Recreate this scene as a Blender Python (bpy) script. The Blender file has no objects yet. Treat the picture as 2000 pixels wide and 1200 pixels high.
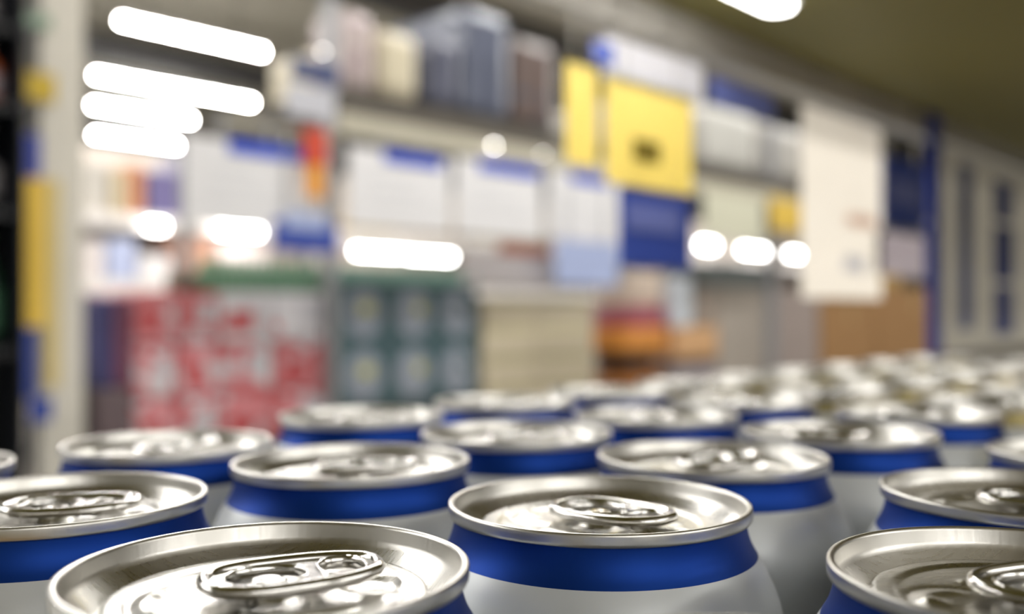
import bpy, bmesh, math, random
from mathutils import Vector, Matrix
SC = bpy.context.scene
COL = SC.collection
PI = math.pi
random.seed(7)

# ------------------------------------------------------------------ camera
TH = math.radians(43.0)
S_, C_ = math.sin(TH), math.cos(TH)
FPX, HOR, CAMZ = 1893.0, 608.6, 1.20
# world x runs along the racks (receding to the right), world y across the aisle
cam_d = bpy.data.cameras.new('camera')
cam_d.sensor_width = 36.0
cam_d.lens = 36.0 * FPX / 2000.0
cam_d.clip_start = 0.01
cam_d.clip_end = 100
cam_d.dof.use_dof = True
cam_d.dof.focus_distance = 0.148
cam_d.dof.aperture_fstop = cam_d.lens / 4.0
cam = bpy.data.objects.new('camera', cam_d)
COL.objects.link(cam)
cam.location = (0, 0, CAMZ)
pitch = math.atan((HOR - 600.0) / FPX)
fwd = Vector((C_ * math.cos(pitch), S_ * math.cos(pitch), math.sin(pitch)))
cam.rotation_euler = fwd.to_track_quat('-Z', 'Y').to_euler()
SC.camera = cam

# ------------------------------------------------------------------ world, exposure
w = bpy.data.worlds.new('world')
SC.world = w
w.use_nodes = True
w.node_tree.nodes['Background'].inputs[0].default_value = (0.9, 0.95, 1.0, 1)
w.node_tree.nodes['Background'].inputs[1].default_value = 0.02
SC.view_settings.view_transform = 'Standard'
SC.view_settings.look = 'None'
SC.view_settings.exposure = 0.18
SC.view_settings.gamma = 1.0
SC.view_settings.use_curve_mapping = False
SC.cycles.use_denoising = True
SC.cycles.max_bounces = 8
SC.cycles.sample_clamp_indirect = 8.0

# ------------------------------------------------------------------ lamp rows of the hall (those above the frame, plus added rear fill)
LAMP_E = 96.0
LAMP_Z = CAMZ + 2.4
def row_light(u0, u1, v, name, wid=.10):
    l = bpy.data.lights.new(name, 'AREA')
    l.shape = 'RECTANGLE'
    l.size = u1 - u0
    l.size_y = wid
    l.energy = LAMP_E * PI * (u1 - u0) * 0.10 * (.75 if wid < .3 else .58)
    l.color = (1.0, 0.985, 0.95)
    o = bpy.data.objects.new(name, l)
    COL.objects.link(o)
    o.location = ((u0 + u1) / 2, v, LAMP_Z)
    return o
for v_, spans in ((1.75, ((-5, 0), (1, 6), (7, 12))), (3.95, ((-5, 0), (1, 6), (8, 13))), (5.9, ((-5, -1), (-.5, 4.0))),
                  (7.9, ((-5, 0),)), (-4.6, ((-5, 0), (1, 6))), (-6.6, ((-5, 0), (1, 6))), (-8.6, ((-5, 0), (1, 6)))):
    for a_, b_ in spans:
        row_light(a_, b_, v_, 'ceiling_row_or_rear_fill', .6 if v_ < 0 else .10)  # rows behind the camera are added unseen, widened to soften light from behind

# ------------------------------------------------------------------ helpers
def pt(px, py, v):
    """point of the vertical plane y = v that the given spot of the photograph shows"""
    t = (px - 1000.0) / FPX
    Z = v / (S_ - C_ * t)
    return Z * (S_ * t + C_), CAMZ + (HOR - py) / FPX * Z
def vu(X, Z):
    return (S_ * X + C_ * Z, -C_ * X + S_ * Z)

def link_bm(name, bm, mats, parent=None, smooth=True, loc=None):
    me = bpy.data.meshes.new(name)
    bmesh.ops.recalc_face_normals(bm, faces=bm.faces)
    bm.to_mesh(me)
    bm.free()
    for m in (mats if isinstance(mats, (list, tuple)) else [mats]):
        me.materials.append(m)
    if smooth:
        for p in me.polygons:
            p.use_smooth = True
    o = bpy.data.objects.new(name, me)
    COL.objects.link(o)
    if parent:
        o.parent = parent
    if loc:
        o.location = loc
    return o
def tag(o, label, cat, group=None, kind=None):
    if label: o['label'] = label
    if cat: o['category'] = cat
    if group: o['group'] = group
    if kind: o['kind'] = kind
    return o
def thing(name, label, cat, loc=(0, 0, 0), rz=0, group=None):
    o = bpy.data.objects.new(name, None)
    o.empty_display_size = 0.05
    COL.objects.link(o)
    o.location = loc
    o.rotation_euler = (0, 0, rz)
    return tag(o, label, cat, group)
def add_box(bm, x0, x1, y0, y1, z0, z1, bev=0.0, mi=0):
    b = bmesh.new()
    bmesh.ops.create_cube(b, size=1.0)
    for vtx in b.verts:
        vtx.co = Vector((x0 + (vtx.co.x + .5) * (x1 - x0), y0 + (vtx.co.y + .5) * (y1 - y0), z0 + (vtx.co.z + .5) * (z1 - z0)))
    if bev > 0:
        bev = min(bev, .45 * min(abs(x1 - x0), abs(y1 - y0), abs(z1 - z0)))
        bmesh.ops.bevel(b, geom=b.edges[:], offset=bev, segments=2, affect='EDGES', profile=.6)
    mp = {}
    for vtx in b.verts: mp[vtx] = bm.verts.new(vtx.co)
    for f in b.faces:
        g = bm.faces.new([mp[q] for q in f.verts])
        g.material_index = mi
    b.free()
def box(name, x0, x1, y0, y1, z0, z1, m, parent=None, bev=0.0, mi=0):
    bm = bmesh.new()
    add_box(bm, x0, x1, y0, y1, z0, z1, bev)
    return link_bm(name, bm, m, parent, smooth=False)
def add_lathe(bm, prof, n=48, mi=None, off=(0, 0, 0), closed=False):
    rings = []
    for r, z in prof:
        if r < 1e-7:
            rings.append([bm.verts.new((off[0], off[1], off[2] + z))])
        else:
            rings.append([bm.verts.new((off[0] + r * math.cos(2 * PI * k / n), off[1] + r * math.sin(2 * PI * k / n), off[2] + z)) for k in range(n)])
    for i in range(len(rings) - 1):
        a, b = rings[i], rings[i + 1]
        for k in range(n):
            k2 = (k + 1) % n
            if len(a) == 1 and len(b) == 1: continue
            if len(a) == 1: f = bm.faces.new((a[0], b[k], b[k2]))
            elif len(b) == 1: f = bm.faces.new((a[k], a[k2], b[0]))
            else: f = bm.faces.new((a[k], a[k2], b[k2], b[k]))
            if mi: f.material_index = mi[i]
    return rings
def add_tube(bm, pts, r, n=10, closed=False, flat=1.0):
    pts = [Vector(p) for p in pts]
    rings = []
    N = len(pts)
    for i, p in enumerate(pts):
        if closed: d = pts[(i + 1) % N] - pts[i - 1]
        else: d = pts[min(i + 1, N - 1)] - pts[max(i - 1, 0)]
        d.normalize()
        side = d.cross(Vector((0, 0, 1)))
        if side.length < 1e-4: side = Vector((1, 0, 0))
        side.normalize()
        up = side.cross(d).normalized()
        rings.append([bm.verts.new(p + r * (math.cos(2 * PI * k / n) * side + flat * math.sin(2 * PI * k / n) * up)) for k in range(n)])
    for i in range(N if closed else N - 1):
        a, b = rings[i], rings[(i + 1) % N]
        for k in range(n):
            bm.faces.new((a[k], a[(k + 1) % n], b[(k + 1) % n], b[k]))
    if not closed:
        bm.faces.new(rings[0][::-1])
        bm.faces.new(rings[-1])

# ------------------------------------------------------------------ materials
def srgb(r, g, b):
    f = lambda c: (c / 255.0) / 12.92 if c / 255.0 <= .04045 else ((c / 255.0 + .055) / 1.055) ** 2.4
    return (f(r), f(g), f(b), 1.0)
def new_mat(name):
    m = bpy.data.materials.new(name)
    m.use_nodes = True
    return m, m.node_tree, m.node_tree.nodes['Principled BSDF']
_mc = {}
def mat(name, col, rough=.5, metal=0.0, var=.08, scale=8.0, spec=.5, coat=0.0):
    """plain painted / printed surface with a little procedural unevenness"""
    if name in _mc: return _mc[name]
    m, nt, b = new_mat(name)
    tc = nt.nodes.new('ShaderNodeTexCoord')
    nz = nt.nodes.new('ShaderNodeTexNoise')
    nz.inputs['Scale'].default_value = scale
    nz.inputs['Detail'].default_value = 3
    nt.links.new(tc.outputs['Object'], nz.inputs['Vector'])
    mx = nt.nodes.new('ShaderNodeMix')
    mx.data_type = 'RGBA'
    c = srgb(*col)
    mx.inputs[6].default_value = tuple(max(0, x * (1 - var)) for x in c[:3]) + (1,)
    mx.inputs[7].default_value = tuple(min(1, x * (1 + var)) for x in c[:3]) + (1,)
    nt.links.new(nz.outputs['Fac'], mx.inputs[0])
    nt.links.new(mx.outputs[2], b.inputs['Base Color'])
    b.inputs['Roughness'].default_value = rough
    b.inputs['Metallic'].default_value = metal
    b.inputs['Specular IOR Level'].default_value = spec
    b.inputs['Coat Weight'].default_value = coat
    _mc[name] = m
    return m
def blotch(name, cols, scale=6.0, rough=.4, stops=None, stretch=(1, 1, 1)):
    """printed packaging: patches of several inks, different on every pack"""
    if name in _mc: return _mc[name]
    m, nt, b = new_mat(name)
    tc = nt.nodes.new('ShaderNodeTexCoord')
    oi = nt.nodes.new('ShaderNodeObjectInfo')
    ml = nt.nodes.new('ShaderNodeMath'); ml.operation = 'MULTIPLY'; ml.inputs[1].default_value = 37.0
    nt.links.new(oi.outputs['Random'], ml.inputs[0])
    mp = nt.nodes.new('ShaderNodeMapping')
    mp.inputs['Scale'].default_value = stretch
    nt.links.new(tc.outputs['Object'], mp.inputs['Vector'])
    nt.links.new(ml.outputs[0], mp.inputs['Location'])
    nz = nt.nodes.new('ShaderNodeTexNoise')
    nz.inputs['Scale'].default_value = scale
    nz.inputs['Detail'].default_value = 1.0
    nt.links.new(mp.outputs[0], nz.inputs['Vector'])
    cr = nt.nodes.new('ShaderNodeValToRGB')
    cr.color_ramp.interpolation = 'CONSTANT'
    n = len(cols)
    stops = stops or [0.0] + [.36 + .28 * i / max(1, n - 2) for i in range(n - 1)]
    el = cr.color_ramp.elements
    while len(el) < n: el.new(.5)
    for i in range(n):
        el[i].position = stops[i]
        el[i].color = srgb(*cols[i])
    nt.links.new(nz.outputs['Fac'], cr.inputs[0])
    nt.links.new(cr.outputs[0], b.inputs['Base Color'])
    b.inputs['Roughness'].default_value = rough
    _mc[name] = m
    return m
def translucent(name, col, amount=.5):
    m = mat(name, col, .55, var=.03, scale=30)
    nt = m.node_tree
    b = nt.nodes['Principled BSDF']
    out = [n for n in nt.nodes if n.type == 'OUTPUT_MATERIAL'][0]
    tr = nt.nodes.new('ShaderNodeBsdfTranslucent')
    src = b.inputs['Base Color'].links[0].from_socket
    nt.links.new(src, tr.inputs['Color'])
    mx = nt.nodes.new('ShaderNodeMixShader')
    mx.inputs[0].default_value = amount
    nt.links.new(b.outputs[0], mx.inputs[1]); nt.links.new(tr.outputs[0], mx.inputs[2])
    nt.links.new(mx.outputs[0], out.inputs['Surface'])
    return m
def emit(name, col, s):
    m, nt, b = new_mat(name)
    b.inputs['Base Color'].default_value = (.8, .8, .8, 1)
    b.inputs['Emission Color'].default_value = col + (1,)
    b.inputs['Emission Strength'].default_value = s
    return m

def aluminium(name, base, rough, streak, bump=.03):
    m, nt, b = new_mat(name)
    tc = nt.nodes.new('ShaderNodeTexCoord')
    mp = nt.nodes.new('ShaderNodeMapping')
    mp.inputs['Scale'].default_value = streak
    nt.links.new(tc.outputs['Object'], mp.inputs['Vector'])
    nz = nt.nodes.new('ShaderNodeTexNoise')
    nz.inputs['Scale'].default_value = 1.0
    nz.inputs['Detail'].default_value = 4
    nt.links.new(mp.outputs[0], nz.inputs['Vector'])
    mr = nt.nodes.new('ShaderNodeMapRange')
    mr.inputs[3].default_value = rough * .75
    mr.inputs[4].default_value = rough * 1.3
    nt.links.new(nz.outputs['Fac'], mr.inputs[0])
    nt.links.new(mr.outputs[0], b.inputs['Roughness'])
    bp = nt.nodes.new('ShaderNodeBump')
    bp.inputs['Strength'].default_value = bump
    bp.inputs['Distance'].default_value = .0002
    nt.links.new(nz.outputs['Fac'], bp.inputs['Height'])
    nt.links.new(bp.outputs[0], b.inputs['Normal'])
    b.inputs['Base Color'].default_value = base
    b.inputs['Metallic'].default_value = 1.0
    return m
M_LID = aluminium('lid_aluminium', (.70, .685, .655, 1), .28, (260, 2600, 260), .06)
M_RIM = aluminium('brushed_rim_aluminium', (.69, .672, .635, 1), .34, (1500, 1500, 120), .10)
M_TAB = aluminium('tab_aluminium', (.74, .73, .71, 1), .15, (400, 400, 400), .04)
def can_paint(name, col, rough, metal):
    m, nt, b = new_mat(name)
    tc = nt.nodes.new('ShaderNodeTexCoord')
    nz = nt.nodes.new('ShaderNodeTexNoise')
    nz.inputs['Scale'].default_value = 2600
    nz.inputs['Detail'].default_value = 2
    mp = nt.nodes.new('ShaderNodeMapping')
    mp.inputs['Scale'].default_value = (1, 1, .12)
    nt.links.new(tc.outputs['Object'], mp.inputs['Vector'])
    nt.links.new(mp.outputs[0], nz.inputs['Vector'])
    bp = nt.nodes.new('ShaderNodeBump')
    bp.inputs['Strength'].default_value = .10
    bp.inputs['Distance'].default_value = .0001
    nt.links.new(nz.outputs['Fac'], bp.inputs['Height'])
    nt.links.new(bp.outputs[0], b.inputs['Normal'])
    b.inputs['Base Color'].default_value = col
    b.inputs['Metallic'].default_value = metal
    b.inputs['Roughness'].default_value = rough
    return m
M_BLUE = can_paint('blue_can_print', (.003, .040, .27, 1), .47, .78)
M_SILVER = can_paint('pale_silver_can_print', (.72, .745, .76, 1), .40, .25)
M_GOLD = can_paint('gold_can_print', (.42, .35, .16, 1), .4, .5)

# ------------------------------------------------------------------ hall
FLOOR_M = mat('floor_tile', (174, 175, 174), .35, var=.06, scale=2)
CEIL_M = mat('ceiling_paint', (184, 176, 158), .8, var=.10, scale=.8)
WALL_M = mat('wall_paint', (204, 203, 198), .7, var=.05, scale=1)
U0, U1, V0, V1, HZ = -9.0, 26.0, -10.5, 17.0, 4.3
def struct(name, *a):
    o = box(name, *a)
    o['kind'] = 'structure'
    return o
struct('floor', U0, U1, V0, V1, -.1, 0, FLOOR_M)
struct('ceiling', U0, U1, V0, V1, HZ, HZ + .1, CEIL_M)
struct('wall_back', U0, U1, V1, V1 + .1, 0, HZ, WALL_M)
struct('wall_front', U0, U1, V0 - .1, V0, 0, HZ, WALL_M)
struct('wall_left', U0 - .1, U0, V0, V1, 0, HZ, WALL_M)
struct('wall_right', U1, U1 + .1, V0, V1, 0, HZ, WALL_M)
BEAM_M = mat('roof_beam_paint', (92, 90, 90), .6)
for k, vv in enumerate((6.9, 10.6, 14.2)):
    struct('trim_%d' % (k + 1), U0, U1, vv, vv + .18, HZ - .3, HZ, BEAM_M)

# ------------------------------------------------------------------ hall lamps the photograph shows
M_DIFF = emit('lamp_diffuser', (1.0, .985, .95), LAMP_E * 1.3)
M_HOUS = mat('lamp_housing', (225, 225, 222), .4)
def ceiling_lamp(u0, u1, v, label, z=LAMP_Z):
    t = thing('ceiling_light', label, 'ceiling light', (u0, v, z), 0, 'tube lights hanging in rows under the ceiling')
    L = u1 - u0
    bm = bmesh.new(); add_box(bm, 0, L, -.05, .05, .03, .08, .01); link_bm('housing', bm, M_HOUS, t, False)
    bm = bmesh.new(); add_tube(bm, [(0.01 + (L - .02) * k / 6, 0, .014) for k in range(7)], .018, 12); link_bm('diffuser', bm, M_DIFF, t)
    for q in (.2, .8):
        bm = bmesh.new(); add_tube(bm, [(L * q, 0, .08), (L * q, 0, HZ - z)], .006, 6); link_bm('suspension_rod', bm, BEAM_M, t)
    return t
ceiling_lamp(3.65, 5.02, 7.85, 'long glowing tube light nearest the ceiling, topmost of the four at upper left')
ceiling_lamp(4.32, 6.15, 9.85, 'longest glowing tube light, second from the top of the four at upper left')
ceiling_lamp(4.93, 6.18, 11.3, 'glowing tube light third from the top, just under the longest tube')
ceiling_lamp(5.78, 7.00, 13.2, 'lowest of the four glowing tubes at upper left, its end behind a white price card')

# ------------------------------------------------------------------ the cans
R_BODY = .0328
CAN_H = .115
RIM_Z = CAMZ - .0340
BASE_Z = RIM_Z - CAN_H
mm = .001
body_prof = [(25.9, -1.9, 0), (25.95, -2.9, 0), (26.05, -3.9, 0), (26.35, -5.2, 0), (26.8, -6.5, 0), (27.35, -7.6, 0), (27.85, -8.4, 0),
             (28.5, -9.5, 1), (29.3, -10.9, 1), (30.0, -12.5, 1), (30.8, -14.2, 1), (31.5, -16.1, 1), (32.0, -18.2, 1), (32.2, -20.5, 1), (32.2, -23.0, 1),
             (32.2, -60, 1), (32.2, -101, 1), (32.0, -104.5, 1), (31.6, -107.5, 1), (29.2, -110.2, 1), (26.2, -112.6, 1), (24.6, -114.4, 1), (23.8, -115.0, 1),
             (23.0, -114.4, 2), (22.2, -112.4, 2), (18, -108.5, 2), (10, -105.8, 2), (0, -105.0, 2)]
def make_body(neck):
    bm = bmesh.new()
    add_lathe(bm, [(r * mm, CAN_H + z * mm) for r, z, q in body_prof], 96, [q for r, z, q in body_prof[1:]])
    o = link_bm('body', bm, [neck, M_SILVER, M_LID])
    return o
def sst(x, a, b):
    t = max(0.0, min(1.0, (x - a) / (b - a)))
    return t * t * (3 - 2 * t)
def seg_d(a, b, p, q):
    px, py = q[0] - p[0], q[1] - p[1]
    t = max(0, min(1, ((a - p[0]) * px + (b - p[1]) * py) / (px * px + py * py)))
    return math.hypot(a - p[0] - t * px, b - p[1] - t * py)
def panel_h(a, b):
    r = math.hypot(a, b)
    h = -3.75
    h -= .38 * (1 - sst(r, 17.6, 18.5))                                   # wide shallow recess
    h += 1.0 * (1 - sst(r, 2.4, 4.6))                                     # boss under the rivet
    e = math.hypot((a + 10.0) / 8.0, b / 10.2)                            # scored opening
    h -= .18 * math.exp(-((e - 1) * 9 / .55) ** 2)
    h += .30 * math.exp(-((e - .74) * 9 / .9) ** 2) * sst(-a, 5.5, 9)     # bead inside the opening
    for s in (-1, 1):
        h += .55 * math.exp(-(math.hypot(a + 13.6, b - s * 4.2) / 1.5) ** 2)
        h += .42 * math.exp(-(seg_d(a, b, (-2.5, s * 10.8), (9.5, s * 9.6)) / .9) ** 2)
    h -= .75 * (1 - sst(math.hypot((a - 14.0) / 1.0, b / 1.25), 2.6, 4.6))   # finger well
    h += .35 * math.exp(-((math.hypot(a - 14.0, b / 1.25) - 5.2) / .7) ** 2) * sst(17.3 - r, 0, 1)
    return h
lid_prof = [(26.0, -2.32), (26.45, -2.32), (26.8, -2.22), (26.95, -2.0), (27.0, -1.6), (27.0, -.5), (26.95, -.2), (26.8, -.05), (26.5, 0.0), (26.15, -.05),
            (25.95, -.2), (25.85, -.5), (25.6, -2.2), (25.4, -2.7), (25.05, -3.2), (23.6, -5.0), (23.0, -5.7), (22.75, -6.05), (22.4, -6.25), (22.0, -6.2), (21.75, -5.9),
            (21.6, -5.3), (21.45, -4.5), (21.2, -4.0), (20.85, -3.8), (20.4, -3.75)]
def make_lid():
    bm = bmesh.new()
    n = 144
    rings = add_lathe(bm, [(r * mm, CAN_H + z * mm) for r, z in lid_prof], n, [1 if k < 14 else 0 for k in range(len(lid_prof) - 1)])
    prev = rings[-1]
    rr = [20.4 * (1 - k / 46.0) for k in range(1, 46)]
    for r in rr:
        cur = []
        for k in range(n):
            a, b = r * math.cos(2 * PI * k / n), r * math.sin(2 * PI * k / n)
            cur.append(bm.verts.new((a * mm, b * mm, CAN_H + panel_h(a, b) * mm)))
        for k in range(n):
            bm.faces.new((prev[k], prev[(k + 1) % n], cur[(k + 1) % n], cur[k]))
        prev = cur
    c = bm.verts.new((0, 0, CAN_H + panel_h(0, 0) * mm))
    for k in range(n):
        bm.faces.new((prev[k], prev[(k + 1) % n], c))
    return link_bm('lid', bm, [M_LID, M_RIM])
TAB_Z = -1.55
def tab_lift(a):
    return TAB_Z + .035 * (a - 0) * (1 if a > 0 else .35)
def tab_loop(ca, sa, sb, n, ex=2.0, taper=0.0):
    out = []
    for k in range(n):
        th = 2 * PI * k / n
        c, s = math.cos(th), math.sin(th)
        a = ca + sa * math.copysign(abs(c) ** (2 / ex), c)
        b = sb * math.copysign(abs(s) ** (2 / ex), s)
        b *= 1 - taper * (a - ca) / sa
        out.append((a, b))
    return out
def P3(a, b, dz=0.0):
    return Vector((a * mm, b * mm, CAN_H + (tab_lift(a) + dz) * mm))
def make_tab():
    bm = bmesh.new()
    outl = tab_loop(3.2, 11.6, 7.1, 56, 2.5, .07)
    h1 = tab_loop(-.4, 5.5, 5.0, 32, 2.2)
    h2 = tab_loop(9.9, 3.2, 4.7, 32, 2.6)
    for dz in (.0, -.40):
        edges = []
        for lp in (outl, h1, h2):
            vs = [bm.verts.new(P3(a, b, dz)) for a, b in lp]
            edges += [bm.edges.new((vs[i], vs[(i + 1) % len(vs)])) for i in range(len(vs))]
        bmesh.ops.triangle_fill(bm, use_beauty=True, use_dissolve=False, edges=edges)
    add_tube(bm, [P3(a, b, -.15) for a, b in outl], .95 * mm, 14, True, .95)       # curled outer edge
    add_tube(bm, [P3(a, b, -.62) for a, b in h1], .36 * mm, 8, True, 2.4)
    add_tube(bm, [P3(a, b, -.62) for a, b in h2], .40 * mm, 8, True, 2.4)
    # tongue that holds the rivet
    isl = [(-6.4, -2.6), (-6.4, 2.6)] + [(-.4 + 3.0 * math.cos(q), 3.2 * math.sin(q)) for q in [PI / 2 - PI * k / 12 for k in range(13)]]
    tv = [bm.verts.new(P3(a, b, -.85)) for a, b in isl]
    bv = [bm.verts.new(P3(a, b, -1.2)) for a, b in isl]
    bm.faces.new(tv); bm.faces.new(bv[::-1])
    for i in range(len(isl)):
        j = (i + 1) % len(isl)
        bm.faces.new((tv[i], tv[j], bv[j], bv[i]))
    return link_bm('tab', bm, M_TAB)
def make_rivet():
    bm = bmesh.new()
    zc = CAN_H + (TAB_Z - .85) * mm
    add_lathe(bm, [(0, zc - .9 * mm), (1.5 * mm, zc - .9 * mm), (1.6 * mm, zc + .0 * mm), (2.35 * mm, zc + .02 * mm), (2.45 * mm, zc + .2 * mm), (2.2 * mm, zc + .42 * mm), (1.6 * mm, zc + .5 * mm), (.9 * mm, zc + .36 * mm), (0, zc + .3 * mm)], 28)
    return link_bm('rivet', bm, M_TAB)
GRP_CAN = 'blue and silver drink cans standing in rows'
PROTO = [make_body(M_BLUE), make_lid(), make_tab(), make_rivet()]
GOLD_BODY = make_body(M_GOLD)
_first = [True]
LAT = .0665
BX, BZ = .0156, .1746
def place_can(i, j, phi, label, dz=0.0, gold=False):
    """i counts along the shelf, j towards the aisle; phi = where the tab's heel points (0 right, 90 away)"""
    bu, bv = vu(BX, BZ)
    u, v = bu + i * LAT, bv + j * LAT
    r = thing('drink_can', label, 'drink can', (u, v, BASE_Z + dz), math.radians(phi) - (PI / 2 - TH), 'gold-necked drink cans in the far rows' if gold else GRP_CAN)
    for o in PROTO:
        if gold and o.name.startswith('body'): o = GOLD_BODY
        if _first[0] and not gold:
            c = o
        else:
            c = o.copy(); COL.objects.link(c)
        c.parent = r
        if c.name.startswith('lid'): lid_ = c
        if c.name.startswith('rivet'): c.parent = lid_
    if not gold: _first[0] = False
    return r
place_can(0, 0, -46, 'sharp blue-necked can at centre front with its whole rim in view')
place_can(-.98, .08, 21, 'nearest large can at lower left, sharp ring tab, its front cut by the frame')
place_can(.0, 1.08, 0, 'blue-necked can directly behind the nearest large can, slightly blurred')
place_can(.945, .225, 40, 'can behind right of the centre front can, with a bright knob of tab')
place_can(-.98, 1.14, 2, 'big can at the left edge behind the nearest can, cut by the frame')
place_can(.97, -.81, -38, 'can cut by the right edge, behind the can in the lower right corner')
place_can(.03, -1.08, 18, 'can in the lower right corner, cut by the frame, with a dark tab hole')
place_can(.966, 1.195, 10, 'can in the middle row whose rim stands right behind the centre front can')
place_can(1.94, .20, 160, 'blurred can with strong white glare, behind the can with the bright tab knob')
place_can(-.16, 2.07, 60, 'leftmost whole can, on the aisle-side row in front of the red and white packs', -.0009)
place_can(.96, 2.24, 15, 'aisle-side can in front of the dark green packs, second whole can there')
place_can(1.97, 1.17, 95, 'blurred can behind the middle-row can, its rim under the brown crate')
place_can(2.0, 2.24, 30, 'aisle-side can in front of the tan cartons, third whole can of that row')
place_can(-1.13, 2.20, 10, 'can showing only a sliver of rim at the left edge above the big can', -.0009)
place_can(-.95, -1.02, 70, 'can whose far rim just grazes the bottom edge below the centre front can')
place_can(2.0, -.80, 20, 'can at the right edge whose left rim shows before the gold can')
place_can(3.03, .27, 200, 'blurred can right of the glaring can, with a shining white lid')
place_can(3.0, 1.26, 120, 'blurred can with a blue neck behind the glaring can on its aisle side')
place_can(2.97, -.72, 80, 'gold-necked can at the right edge among the blue ones', 0, True)
FARG = 'small blurred gold-necked can among the far rows running to the right'
FAR = 'small blurred blue-necked can on the aisle side, last before the gold ones'
for i in range(3, 17):
    for j in (-.8, .2, 1.2, 2.24):
        if i == 3 and j < 2: continue
        X = BX + LAT * (i * S_ - j * C_); Z = BZ + LAT * (i * C_ + j * S_)
        if X / Z > .60 or Z > 1.12: continue
        if i * LAT + vu(BX, BZ)[0] > .80 : continue
        place_can(i + random.uniform(-.004, .004), j + random.uniform(-.004, .004), random.uniform(0, 360), FARG if i > 3 else FAR, 0, i > 3)
for o in (GOLD_BODY,):
    bpy.data.objects.remove(o)

# ------------------------------------------------------------------ the rack the cans stand in
M_STEELBLUE = mat('blue_rack_steel', (28, 50, 140), .4, .1)
M_BEAM = mat('grey_beam_steel', (170, 166, 160), .5, .1)
M_BOARD = mat('olive_shelf_board', (114, 107, 54), .6, var=.12, scale=5)
M_DECKW = mat('pallet_board', (168, 140, 100), .7, var=.15, scale=9)
RACK_V = .46
BACK_V = -.02
SH_Z = CAMZ + .253
rk = thing('pallet_rack', 'blue upright and grey beam of the rack around the cans, olive boards overhead', 'rack', (0, 0, 0))
box('shelf_board', -1.0, 2.9, BACK_V, RACK_V - .005, SH_Z, SH_Z + .03, M_BOARD, rk)
bm = bmesh.new(); add_box(bm, -1.0, 2.9, RACK_V - .005, RACK_V + .02, SH_Z - .028, SH_Z + .06, .003); link_bm('beam', bm, M_BEAM, rk, False)
bm = bmesh.new(); add_box(bm, -1.0, 2.9, BACK_V - .025, BACK_V, SH_Z - .03, SH_Z + .06, .003); link_bm('beam', bm, M_BEAM, rk, False)
def upright(u, v, w_, d_):
    bm = bmesh.new()
    add_box(bm, u, u + w_, v, v + d_, 0, 2.2, .003)
    link_bm('upright', bm, M_STEELBLUE, rk, False)
uu0, _ = pt(1816, 500, RACK_V - .01); uu1, _ = pt(1834, 500, RACK_V - .01)
upright(uu0, RACK_V - .014, uu1 - uu0, .008)
upright(2.86, RACK_V - .03, .06, .025); upright(2.86, BACK_V - .02, .06, .018); upright(-1.06, RACK_V - .03, .06, .025); upright(-1.06, BACK_V - .02, .06, .018)
box('shelf_board', -1.0, 2.9, -.6, .43, BASE_Z - .05, BASE_Z - .021, M_BOARD, rk)
box('beam', -1.0, 2.9, .40, .43, BASE_Z - .12, BASE_Z - .05, M_BEAM, rk)
box('beam', -1.0, 2.9, -.6, -.57, BASE_Z - .12, BASE_Z - .05, M_BEAM, rk)
tag(box('cardboard_layer_sheet', -.35, 1.45, -.45, .315, BASE_Z - .02, BASE_Z - .0005, M_DECKW), 'flat brown layer sheet under the rows of drink cans', 'layer sheet')

# lamp under the shelf above
sl = thing('shelf_lamp', 'bright white lamp under the shelf above the cans, at the top edge', 'lamp', (0, 0, 0))
M_SHELFLAMP = emit('shelf_lamp_diffuser', (1.0, .98, .93), 16.0)
def capsule(u0, u1, vc, r, z0, z1, n=10):
    bm = bmesh.new()
    pts = [(u1 - r + r * math.cos(a), vc + r * math.sin(a)) for a in [-PI / 2 + PI * k / n for k in range(n + 1)]]
    pts += [(u0 + r + r * math.cos(a), vc + r * math.sin(a)) for a in [PI / 2 + PI * k / n for k in range(n + 1)]]
    lo = [bm.verts.new((p[0], p[1], z0)) for p in pts]
    hi = [bm.verts.new((p[0], p[1], z1)) for p in pts]
    bm.faces.new(lo[::-1]); bm.faces.new(hi)
    for k in range(len(pts)):
        q = (k + 1) % len(pts)
        bm.faces.new((lo[k], lo[q], hi[q], hi[k]))
    return bm
link_bm('housing', capsule(.22, .726, .373, .016, SH_Z - .006, SH_Z - .0005), M_HOUS, sl, False)
link_bm('diffuser', capsule(.224, .723, .373, .012, SH_Z - .010, SH_Z - .006), M_SHELFLAMP, sl, False)

# ------------------------------------------------------------------ signs hanging from the near beam
def card(name, px0, px1, py0, py1, v, m, label, cat, group=None, th=.002, at=None):
    """upright rectangle in the plane y=v: x range of the photograph, heights read at the column 'at'"""
    at = px0 if at is None else at
    u0, _ = pt(px0, 0, v); u1, _ = pt(px1, 0, v)
    z1 = pt(at, py0, v)[1]; z0 = pt(at, py1, v)[1]
    bm = bmesh.new(); add_box(bm, u0, u1, v, v + th, z0, z1, min(.0006, th * .3))
    o = link_bm(name, bm, m, None, False)
    if label: tag(o, label, cat, group)
    return o, (u0, u1, z0, z1)
M_WHITE = mat('white_card', (236, 234, 236), .5, var=.02)
M_WARMW = translucent('warm_white_card', (252, 248, 242), .8)
M_NWHITE = translucent('hanging_white_card', (234, 233, 238), .5)
M_YEL = translucent('yellow_card', (250, 236, 165), .7)
M_BLUEC = mat('blue_card', (52, 76, 168), .45, var=.05)
M_BLUEP = mat('blue_patterned_card', (112, 124, 196), .5, var=.25, scale=60)
M_PALEB = mat('pale_blue_card', (176, 188, 226), .5, var=.08)
NV = RACK_V - .012
GN = 'signs hanging from the beam above the cans'
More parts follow.
